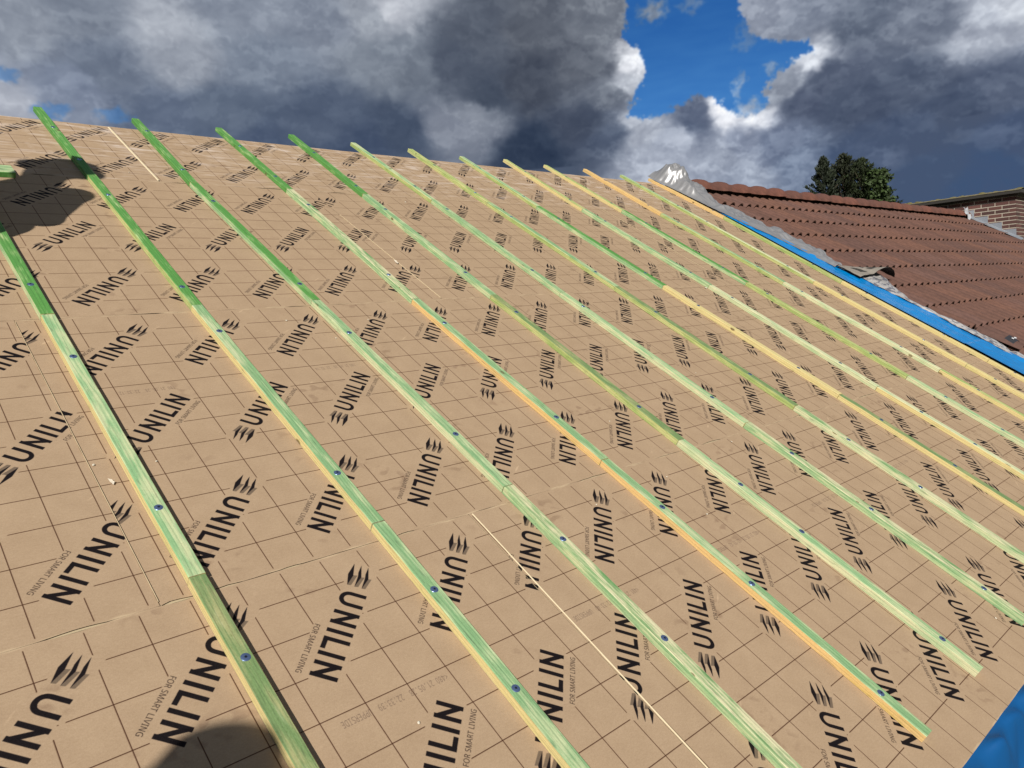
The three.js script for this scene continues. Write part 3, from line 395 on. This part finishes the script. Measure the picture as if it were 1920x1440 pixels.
  part('lead_apron', apron, std({ color: rgb(0.27, 0.29, 0.32), roughness: 0.5, metalness: 0.35, side: THREE.DoubleSide }), t);
}
// a scrap of clear foil caught where the ridge meets the chimney
{ const g = grid(10, 10, (a, b) => { const q = rp(137.4 + a * 2.4, 31.4 - b * 1.9 * (1 - 0.3 * a), 0.4 + 0.9 * (1 - b) + 0.3 * noise(a * 3, b * 4) - Math.abs(a - 0.5) * b); return [q.x, q.y, q.z]; });
  const m = new THREE.Mesh(g, std({ color: rgb(0.5, 0.52, 0.55), roughness: 0.3, metalness: 0.2, side: THREE.DoubleSide })); m.name = numbered('foil_scrap'); m.castShadow = m.receiveShadow = true; tag(m, 'crumpled pale foil scrap where the ridge meets the chimney', 'foil'); scene.add(m); }

// ------------------------------------------------------------------ membranes along the verge
const curve = (T) => (v) => { for (let i = 0; i < T.length - 1; i++) if (v <= T[i][0] && v >= T[i + 1][0]) return lerp(T[i + 1][1], T[i][1], (v - T[i + 1][0]) / (T[i][0] - T[i + 1][0])); return v > T[0][0] ? T[0][1] : T[T.length - 1][1]; };
const battenEdge = curve([[33, 54.2], [23.4, 54.55], [11.3, 53.7], [-0.25, 53.24], [-12, 52.8]]);
const blueRight = curve([[24.8, 55.3], [21.8, 55.6], [19.6, 56.5], [16.8, 56.5], [14.4, 56.8], [12.5, 57.7], [10, 57.6], [7.65, 57.5], [5.6, 57.9], [1.7, 57.6], [-1.4, 57.4], [-12, 57.4]]);
const FOLDS = (() => { const r = rng(88); return Array.from({ length: 9 }, (_, i) => { const a = r() * Math.PI, f = 0.5 + i * 0.32 + r() * 0.2; return [Math.cos(a) * f, Math.sin(a) * f, r() * 9, 1 / (0.8 + i * 0.75)]; }); })();
const crumple = (u, v) => { let s = 0; const wu = u + 0.5 * noise(u * 0.5, v * 0.5), wv = v + 0.5 * noise(u * 0.5 + 9, v * 0.5); for (const [a, b, p, k] of FOLDS) { const q = wu * a + wv * b + p, t = q - Math.floor(q); s += k * (t < 0.62 ? t / 0.62 : (1 - t) / 0.38); } return s / 2.6 - 0.75; };   // straight sharp folds, as in thin sheet
const ridged = (x, y, n) => { let a = 1, s = 0, m = 0; for (let i = 0; i < n; i++) { s += a * (1 - 2 * Math.abs(noise(x, y))); m += a; a *= 0.52; x = x * 1.9 + y * 0.35 + 7; y = y * 1.9 - x * 0.11 + 3; } return s / m; };
{
  const g = grid(26, 420, (a, b) => {
    const v = lerp(-12.2, 24.7, b), u0 = battenEdge(v) + 0.03, u1 = blueRight(v), u = lerp(u0, u1, a);
    const w = 0.26 - 0.16 * sstep(0, 0.25, a) + 0.16 * a * a + 0.05 * ridged(u * 0.9, v * 0.28, 3) * sstep(0, 0.2, a) + 0.03 * ridged(u * 2.3, v * 1.1 + 9, 2) * sstep(0, 0.3, a);
    const q = rp(u, v, w + 0.06 + 0.05 * sstep(1.75, 1.6, v) + 0.075 * crumple(u * 0.5, v * 0.3 + 20) * sstep(0, 0.3, a)); return [q.x, q.y, q.z];
  });
  const m = new THREE.Mesh(g, new THREE.MeshPhysicalMaterial({ color: rgb(0.0, 0.215, 0.57), roughness: 0.26, clearcoat: 0.15, clearcoatRoughness: 0.15, side: THREE.DoubleSide })); m.name = numbered('blue_membrane'); m.castShadow = m.receiveShadow = true;
  tag(m, 'glossy bright blue membrane strip running down beside the last batten', 'membrane'); scene.add(m);
}
{ const right = curve([[32.4, 57.5], [31, 58.2], [30.4, 58.6], [29, 58.3], [27.6, 57.5], [26.3, 57.9], [24.6, 58.4], [23.6, 58.7], [21.3, 58.8], [19.8, 59.4], [18.1, 59.6], [15.9, 58.8], [14.3, 57.9], [13.4, 57.5]]);
  const left = curve([[32.4, 54.1], [31.4, 54.0], [29.5, 54.3], [27, 54.6], [25.5, 54.7], [24, 55.0], [21.8, 55.2], [19.6, 55.9], [14, 56.3]]);
  const g = grid(80, 420, (a, b) => {
    const v = lerp(13.5, 32.5, b), u = lerp(left(v), right(v), a) + 0.12 * noise(v * 1.9, a * 2 + 4);
    const heap = sstep(25.5, 30.6, v) * (1 - 0.65 * sstep(31.6, 32.5, v)), dx = (u - 55.5) / 1.7, near = sstep(0, 0.3, a);
    let w = 0.32 + 0.14 * Math.sin(a * Math.PI) + near * (0.16 * ridged(u * 0.5 + 2, v * 0.3, 2) + 0.42 * crumple(u * 0.9, v * 0.5));
    w += heap * near * (1.2 * Math.exp(-dx * dx) + 0.45 * ridged(u * 0.42 + 4, v * 0.42 + 1, 2) + 0.55 * crumple(u * 0.75 + 3, v * 0.75)) + near * (0.55 * Math.exp(-(((u - 54.6) / 0.45) ** 2) - ((v - 31.2) / 0.7) ** 2) + 0.25 * Math.exp(-(((u - 56.3) / 0.5) ** 2) - ((v - 31.3) / 0.8) ** 2));
    w += 0.15 * sstep(0.8, 1, a) * noise(v * 1.2, 8) - 0.22 * sstep(0.9, 1, a);
    const q = rp(u, v, Math.max(w, 0.2)); return [q.x, q.y, q.z];
  });
  const m = new THREE.Mesh(g, new THREE.MeshPhysicalMaterial({ color: rgb(0.235, 0.235, 0.24), roughness: 0.36, metalness: 0.2, side: THREE.DoubleSide })); m.name = numbered('silver_foil'); m.castShadow = m.receiveShadow = true;
  tag(m, 'crumpled silver grey foil bunched up at the ridge and trailing down beside the tiles', 'foil'); scene.add(m); }
{ const right = curve([[12.4, 62.3], [11.8, 62.2], [9.95, 60.2], [7.76, 58.2], [7.3, 58.1], [5.3, 58.0], [3.1, 58.7], [1.1, 59.0], [-0.2, 58.0], [-0.5, 58.8], [-3, 58.6], [-12, 58.8]]);
  const mott = pixelTex(256, 512, (u, v, x, y) => { const n = fbm(x * 0.03, y * 0.03, 4, 0.6), k = sstep(-0.05, 0.3, n); return [lerp(190, 112, k), lerp(186, 112, k), lerp(182, 120, k)]; });
  const g = grid(30, 260, (a, b) => {
    const v = lerp(-12.2, 12.4, b), u0 = blueRight(v) - 0.5, u = lerp(u0, right(v), a) + 0.06 * noise(v * 1.4, a * 3);
    const w = 0.36 + 0.16 * crumple(u * 0.8 + 7, v * 0.6) + 0.02 * ridged(u * 2.4, v * 2, 2) - 0.16 * sstep(0.8, 1, a) + 0.1 * Math.sin(a * 3.1);
    const q = rp(u, v, w); return [q.x, q.y, q.z];
  }, (a, b) => [a * 0.6, b * 3]);
  const m = new THREE.Mesh(g, new THREE.MeshPhysicalMaterial({ map: mott, roughness: 0.4, metalness: 0.25, side: THREE.DoubleSide })); m.name = numbered('silver_foil'); m.castShadow = m.receiveShadow = true;
  tag(m, 'mottled silver foil spreading in a wedge onto the tiles below the curled flap', 'foil'); scene.add(m); }
{ // curled flap of underlay, hollow beneath
  const tex = canvasTex(256, 128, (c, w, h) => { c.fillStyle = '#857e74'; c.fillRect(0, 0, w, h); const r = rng(3); for (let i = 0; i < 900; i++) { c.fillStyle = `rgba(${r() < 0.5 ? '60,54,48' : '190,182,170'},0.08)`; c.fillRect(r() * w, r() * h, 3 + r() * 8, 1 + r() * 3); } c.fillStyle = '#35322c'; c.fillRect(42, 34, 44, 58); c.fillRect(104, 34, 46, 58); c.fillStyle = '#8f867a'; c.beginPath(); c.moveTo(92, 60); c.lineTo(116, 40); c.lineTo(122, 64); c.fill(); });
  const g = grid(30, 14, (a, b) => { const v = lerp(13.5 - a * 0.9, 11.4 - a * 0.35, b), u = lerp(56.4, 62.4, a) + 0.15 * b, lift = Math.sin(a * Math.PI) ** 0.8 * 0.3 * b + Math.sin(clamp((a - 0.35) / 0.65, 0, 1) * Math.PI) ** 0.6 * 0.62 * b; const q = rp(u, v, 0.5 + lift + 0.05 * noise(u * 1.5, v * 2)); return [q.x, q.y, q.z]; }, (a, b) => [a, 1 - b]);
  const t = thing('underlay_flap', 'curled grey underlay flap with dark square print lifting off beside the blue membrane', 'flap'), n = dirW(0, 0, 1), lining = g.clone().translate(-n.x * 0.004, -n.y * 0.004, -n.z * 0.004).scale(1, 1, 1);
  part('sheet', g, std({ map: tex, roughness: 0.9 }), t); part('black_lining', lining, std({ color: rgb(0.012, 0.012, 0.014), roughness: 0.8, side: THREE.DoubleSide }), t); }
{ // black rubber strip end with white marks
  const t = thing('rubber_strip', 'small black rubber strip with white marks at the right edge of the foil', 'strip', null, [59.3, 0.55, 0.5]);
  part('strip', grid(10, 4, (a, b) => [a * 0.16, (b - 0.5) * 0.07, 0.012 + 0.02 * Math.sin(a * Math.PI) + 0.006 * b]), std({ color: rgb(0.03, 0.03, 0.035), roughness: 0.5, side: THREE.DoubleSide }), t);
  for (const [x, w] of [[0.04, 0.02], [0.1, 0.024]]) part('white_mark', box(x, x + w, -0.012, 0.004, 0.034, 0.037), std({ color: rgb(0.75, 0.75, 0.75) }), t);
}
{ // tarpaulin hanging over the eave and the scaffold
  const g = grid(300, 60, (a, b) => { const u = lerp(4, 62, a), v = -11.97 - b * 7.5, fold = 0.45 * ridged(u * 0.33 + v * 0.2, v * 0.16, 2) + 0.45 * crumple(u * 0.45, v * 0.3 + 4) + 0.04 * noise(u * 2.6, v * 1.7); const q = rp(u, v, -0.42 - 1.0 * sstep(0, 0.2, b) - b * 2.2 + fold * sstep(0, 0.05, b)); return [q.x, q.y, q.z]; });
  const m = new THREE.Mesh(g, new THREE.MeshPhysicalMaterial({ color: rgb(0.0, 0.075, 0.24), roughness: 0.5, side: THREE.DoubleSide })); m.name = numbered('blue_tarpaulin'); m.castShadow = m.receiveShadow = true; tag(m, 'creased dark blue tarpaulin hanging below the eave at the bottom right', 'tarpaulin'); scene.add(m); }

// ------------------------------------------------------------------ trees behind the ridge
const barkM = std({ color: rgb(0.07, 0.05, 0.035), roughness: 1 });
function tree(name, label, az, dist, topEl, radius, tint, kind, seed) {
  const r = rng(seed), a = az * Math.PI / 180, x = camera.position.x + Math.sin(a) * dist, z = camera.position.z - Math.cos(a) * dist, H = camera.position.y + Math.tan(topEl * Math.PI / 180) * dist;
  const t = thing(name, label, 'tree', 'trees behind the tiled ridge'); t.position.set(x, 0, z);
  const trunk = new THREE.CylinderGeometry(0.03, 0.24, H * 0.96, 9, 8).translate(0, H * 0.48, 0), limbs = [trunk], P = [], C = [], N = [], IX = [];
  const leaf = (px, py, pz, dx, dy, dz, len, wid, shade) => {
    const d = new THREE.Vector3(dx, dy, dz).normalize(), s = new THREE.Vector3(r() - 0.5, r() - 0.5, r() - 0.5).cross(d).normalize().multiplyScalar(wid), b = P.length / 3, nn = s.clone().cross(d).normalize();
    P.push(px - d.x * len * 0.2, py - d.y * len * 0.2, pz - d.z * len * 0.2, px + d.x * len * 0.4 + s.x, py + d.y * len * 0.4 + s.y, pz + d.z * len * 0.4 + s.z, px + d.x * len, py + d.y * len, pz + d.z * len, px + d.x * len * 0.4 - s.x, py + d.y * len * 0.4 - s.y, pz + d.z * len * 0.4 - s.z);
    for (let i = 0; i < 4; i++) { N.push(nn.x, nn.y, nn.z); C.push(tint[0] * shade, tint[1] * shade, tint[2] * shade); } IX.push(b, b + 1, b + 2, b, b + 2, b + 3);
  };
  const n = kind === 'conifer' ? 230 : 260;
  for (let i = 0; i < n; i++) {
    const h = 0.25 + 0.75 * (i / n) ** 0.72, y = H * h, th = i * 2.39996 + r(), rad = radius * (kind === 'conifer' ? (1 - h) ** 0.8 * (0.5 + 0.8 * r()) * 2.7 + 0.03 : Math.sqrt(Math.max(0.03, 1 - ((h - 0.62) / 0.4) ** 2)) * (0.45 + 0.65 * r()));
    const rise = kind === 'conifer' ? 0.25 + 0.5 * h : 0.5 * (r() - 0.2), tip = new THREE.Vector3(Math.cos(th) * rad, rise * rad + (kind === 'conifer' ? 0.08 : 0), Math.sin(th) * rad), base = kind === 'conifer' ? 0 : 0.2;
    if (i % 3 === 0) limbs.push(new THREE.TubeGeometry(new THREE.LineCurve3(new THREE.Vector3(0, y - rad * 0.2, 0), new THREE.Vector3(tip.x * 0.92, y + tip.y * 0.9, tip.z * 0.92)), 1, 0.015 + 0.02 * (1 - h), 5));
    const m = kind === 'conifer' ? 46 : 44, bright = 0.7 + 0.6 * r();
    for (let k = 0; k < m; k++) { const s = base + (1 - base) * Math.sqrt(r()), sp = (kind === 'conifer' ? 0.12 : 0.3) * (0.3 + rad * 0.35), px = tip.x * s + (r() - 0.5) * sp * 2, py = y + tip.y * s + (r() - 0.5) * sp * 1.4, pz = tip.z * s + (r() - 0.5) * sp * 2;
      if (kind === 'conifer') leaf(px, py, pz, tip.x * 0.7 + (r() - 0.5), 0.35 + (r() - 0.3) * 0.9, tip.z * 0.7 + (r() - 0.5), 0.11 + r() * 0.1, 0.02 + r() * 0.018, bright * (0.75 + 0.5 * r())); else leaf(px, py, pz, r() - 0.5, r() - 0.6, r() - 0.5, 0.1 + r() * 0.07, 0.045 + r() * 0.03, bright * (0.75 + 0.5 * r())); }
  }
  part('trunk', mergeGeometries(limbs.map((g) => { const q = g.index ? g.toNonIndexed() : g; return q; })), barkM, t);
  const g = new THREE.BufferGeometry(); g.setAttribute('position', new THREE.Float32BufferAttribute(P, 3)); g.setAttribute('normal', new THREE.Float32BufferAttribute(N, 3)); g.setAttribute('color', new THREE.Float32BufferAttribute(C, 3)); g.setIndex(IX);
  part('crown', g, std({ vertexColors: true, side: THREE.DoubleSide, roughness: 0.75 }), t);
}
tree('conifer_tree', 'dark pointed conifer at the left of the group behind the ridge', 65.35, 40, 8.55, 0.95, [0.018, 0.026, 0.011], 'conifer', 1);
tree('conifer_tree', 'dark conifer with the tallest spire in the middle of the group behind the ridge', 66.6, 41, 8.6, 1.35, [0.019, 0.025, 0.009], 'conifer', 2);
tree('conifer_tree', 'greener conifer with a blunt top right of the tallest spire behind the ridge', 67.65, 41, 8.15, 1.35, [0.022, 0.034, 0.009], 'conifer', 3);
tree('leafy_tree', 'bright green leafy tree at the right of the group behind the ridge', 68.55, 40.5, 7.5, 1.0, [0.026, 0.046, 0.008], 'leafy', 4);

// ------------------------------------------------------------------ two people just outside the view, whose shadows fall on the boards
function personMesh(bones, S, cy, res, colorAt) {   // bones: [ax, ay, az, ra, bx, by, bz, rb]; the surface of their smooth union
  const mc = new MarchingCubes(res, std({}), false, false, 60000); mc.isolation = 0;
  const half = res / 2, f = mc.field, B = bones.map(([ax, ay, az, ra, bx, by, bz, rb]) => ({ ax, ay, az, ra, rb, dx: bx - ax, dy: by - ay, dz: bz - az, l: (bx - ax) ** 2 + (by - ay) ** 2 + (bz - az) ** 2 || 1e-9 }));
  for (let k = 0; k < res; k++) for (let j = 0; j < res; j++) for (let i = 0; i < res; i++) {
    const x = (i - half) / half * S, y = (j - half) / half * S + cy, z = (k - half) / half * S; let d = 9;
    for (const b of B) { const t = clamp(((x - b.ax) * b.dx + (y - b.ay) * b.dy + (z - b.az) * b.dz) / b.l, 0, 1), q = Math.hypot(x - b.ax - b.dx * t, y - b.ay - b.dy * t, z - b.az - b.dz * t) - lerp(b.ra, b.rb, t), h = clamp(0.5 + 0.5 * (d - q) / 0.03, 0, 1); d = lerp(d, q, h) - 0.03 * h * (1 - h); }
    f[k * res * res + j * res + i] = -d;
  }
  mc.update();
  const n = mc.count, P = new Float32Array(n * 3), C = new Float32Array(n * 3);
  for (let i = 0; i < n; i++) { const x = mc.positionArray[i * 3] * S, y = mc.positionArray[i * 3 + 1] * S + cy, z = mc.positionArray[i * 3 + 2] * S; P.set([x, y, z], i * 3); C.set(colorAt(x, y, z), i * 3); }
  let g = new THREE.BufferGeometry(); g.setAttribute('position', new THREE.BufferAttribute(P, 3)); g.setAttribute('color', new THREE.BufferAttribute(C, 3)); g = mergeVertices(g, 1e-4); g.computeVertexNormals(); return g;
}
function hand(x, y, z, dx, dy, dz, side) {   // palm, four fingers of unequal length and a thumb
  const L = [], d = new THREE.Vector3(dx, dy, dz).normalize(), a = new THREE.Vector3(side, 0.15, 0).cross(d).cross(d).normalize().multiplyScalar(-1);
  L.push([x, y, z, 0.026, x + d.x * 0.075, y + d.y * 0.075, z + d.z * 0.075, 0.03]);
  [0.07, 0.082, 0.078, 0.06].forEach((len, i) => { const o = (i - 1.5) * 0.021, bx = x + d.x * 0.085 + a.x * o, by = y + d.y * 0.085 + a.y * o, bz = z + d.z * 0.085 + a.z * o, mx = bx + d.x * len * 0.55, my = by + d.y * len * 0.55 - 0.006, mz = bz + d.z * len * 0.55; L.push([bx, by, bz, 0.0095, mx, my, mz, 0.009], [mx, my, mz, 0.009, mx + d.x * len * 0.4, my + d.y * len * 0.4 - 0.022, mz + d.z * len * 0.4, 0.008]); });
  L.push([x + d.x * 0.03 + a.x * 0.03, y + d.y * 0.03 + a.y * 0.03, z + d.z * 0.03 + a.z * 0.03, 0.012, x + d.x * 0.085 + a.x * 0.062, y + d.y * 0.085 + a.y * 0.062 - 0.015, z + d.z * 0.085 + a.z * 0.062, 0.009]);
  return L;
}
const hatGeo = new THREE.LatheGeometry([[0.0, 0.105], [0.05, 0.102], [0.085, 0.085], [0.1, 0.04], [0.104, 0.0], [0.145, -0.012], [0.146, -0.018], [0.1, -0.008]].map((q) => new THREE.Vector2(...q)), 32);
function person(label, at, pose, shirt, trousers) {
  const t = thing('person', label, 'person'); t.position.copy(at);
  const { head, neck, chest, pelvis, sh, el, wr, hip, knee, ank, toe } = pose, B = [];
  B.push([head[0], head[1] + 0.02, head[2] + 0.012, 0.092, head[0], head[1] - 0.055, head[2] - 0.022, 0.066], [head[0], head[1] - 0.012, head[2] - 0.09, 0.013, head[0], head[1] - 0.04, head[2] - 0.104, 0.016], [head[0] - 0.086, head[1] + 0.005, head[2] + 0.012, 0.012, head[0] - 0.088, head[1] - 0.035, head[2] + 0.008, 0.01], [head[0] + 0.086, head[1] + 0.005, head[2] + 0.012, 0.012, head[0] + 0.088, head[1] - 0.035, head[2] + 0.008, 0.01]);
  B.push([...head, 0.06, ...neck, 0.062], [...neck, 0.066, ...chest, 0.12], [chest[0] - 0.06, chest[1], chest[2], 0.115, pelvis[0] - 0.05, pelvis[1], pelvis[2], 0.11], [chest[0] + 0.06, chest[1], chest[2], 0.115, pelvis[0] + 0.05, pelvis[1], pelvis[2], 0.11]);
  const hands = [];
  for (const s of [-1, 1]) { const m = (q) => [q[0] * s, q[1], q[2]]; B.push([...chest, 0.09, ...m(sh), 0.068], [...m(sh), 0.062, ...m(el), 0.045], [...m(el), 0.046, ...m(wr), 0.032], [...m(hip), 0.1, ...m(knee), 0.062], [...m(knee), 0.064, ...m(ank), 0.045], [...m(ank), 0.046, ...m(toe), 0.036]); const w = m(wr), e = m(el); hands.push(...hand(w[0], w[1], w[2], w[0] - e[0], w[1] - e[1], w[2] - e[2], s)); }
  const skin = [0.42, 0.25, 0.17], lo = Math.min(ank[1], toe[1]) - 0.1, hi = head[1] + 0.15, S = Math.max((hi - lo) / 2, 0.62) + 0.03, cy = (hi + lo) / 2;
  const body = part('body', mergeGeometries([personMesh(B, S, cy, pose.stand ? 92 : 72, (x, y, z) => { const nh = Math.hypot(x - head[0], y - head[1], z - head[2]); if (y > neck[1] + 0.01 && nh < 0.17) return Math.abs(Math.abs(x) - 0.032) < 0.013 && Math.abs(y - head[1] - 0.004) < 0.009 && z < head[2] - 0.05 ? [0.03, 0.02, 0.02] : Math.abs(x) < 0.026 && Math.abs(y - head[1] + 0.07) < 0.006 && z < head[2] ? [0.3, 0.1, 0.08] : y > head[1] + 0.03 && z > head[2] - 0.03 ? [0.05, 0.035, 0.02] : skin; const mid = pelvis[1] + 0.06; return y > mid || (Math.abs(x) > 0.2 && z < pelvis[2] + 0.02 && y > pelvis[1] - 0.3) ? shirt : y < ank[1] + 0.02 && pose.stand ? [0.05, 0.04, 0.03] : trousers; }),
    personMesh(hands.filter((_, i) => i < hands.length / 2), 0.16, 0, 8, () => skin), ].slice(0, 1)), std({ vertexColors: true, roughness: 0.85 }), t);
  for (const s of [-1, 1]) { const list = hands.slice(s < 0 ? 0 : hands.length / 2, s < 0 ? hands.length / 2 : undefined), c = new THREE.Vector3(wr[0] * s, wr[1], wr[2]).add(new THREE.Vector3((wr[0] - el[0]) * s, wr[1] - el[1], wr[2] - el[2]).normalize().multiplyScalar(0.07)); const g = personMesh(list.map((b) => [b[0] - c.x, b[1] - c.y, b[2] - c.z, b[3], b[4] - c.x, b[5] - c.y, b[6] - c.z, b[7]]), 0.16, 0, 64, () => skin); part('hand', g.translate(c.x, c.y, c.z), std({ vertexColors: true, roughness: 0.7 }), t); }
  part('brimmed_hat', hatGeo, std({ color: rgb(0.16, 0.13, 0.08), roughness: 0.95 }), t).position.set(head[0], head[1] + 0.048, head[2]);
  return body;
}
const down = (p, d, y = 0) => [p[0], p[1] - SI * d + y, p[2] + CO * d];
{ const knee = [0.14, 0.075, 0], ank = down(knee, 0.4, -0.01), toe = down(ank, 0.1, -0.015);
  person('kneeling person in a brimmed hat at work on the slope, outside the left edge', rp(-4.25, 15.7, 0), { head: [0, 1.11, -0.02], neck: [0, 0.96, 0], chest: [0, 0.75, 0.0], pelvis: [0, 0.46, 0.06], sh: [0.2, 0.8, 0], el: [0.27, 0.48, 0.02], wr: [0.16, 0.46, -0.21], hip: [0.1, 0.46, 0.06], knee, ank, toe }, [0.07, 0.09, 0.14], [0.05, 0.055, 0.06]); }
{ const deckY = rp(0, -17.1, -0.3).y; 
  person('standing person in a brimmed hat on the scaffold beyond the eave, outside the left edge', new THREE.Vector3(-1.27, deckY, rp(0, -17.1, -0.3).z), { stand: true, head: [0, 1.58, -0.02], neck: [0, 1.45, 0], chest: [0, 1.28, 0.0], pelvis: [0, 0.95, 0.02], sh: [0.185, 1.37, 0], el: [0.25, 1.08, 0.03], wr: [0.22, 0.86, -0.1], hip: [0.1, 0.9, 0.02], knee: [0.12, 0.49, 0.0], ank: [0.12, 0.09, 0.03], toe: [0.13, 0.045, -0.14] }, [0.12, 0.11, 0.1], [0.04, 0.05, 0.08]);
  const t = thing('scaffold', 'scaffold deck of planks on steel tubes along the eave, outside the view', 'scaffold'), z0 = rp(0, -12).z + 0.32, plankM = std({ color: rgb(0.34, 0.26, 0.16), roughness: 0.95 }), tubeM = std({ color: rgb(0.5, 0.5, 0.52), metalness: 0.8, roughness: 0.45 });
  for (let k = 0; k < 4; k++) part('deck_plank', box(-3.4, -0.35, deckY - 0.045, deckY - 0.002, z0 + k * 0.232, z0 + k * 0.232 + 0.225), plankM, t);
  for (const x of [-3.2, -0.5]) for (const z of [z0 + 0.03, z0 + 0.88]) part('standard', new THREE.CylinderGeometry(0.024, 0.024, deckY - 0.05, 14).translate(x, (deckY - 0.05) / 2, z), tubeM, t);
  for (const x of [-3.2, -0.5]) part('transom', new THREE.CylinderGeometry(0.024, 0.024, 1.0, 14).rotateX(Math.PI / 2).translate(x + 0.05, deckY - 0.072, z0 + 0.45), tubeM, t);
}

renderer.render(scene, camera);
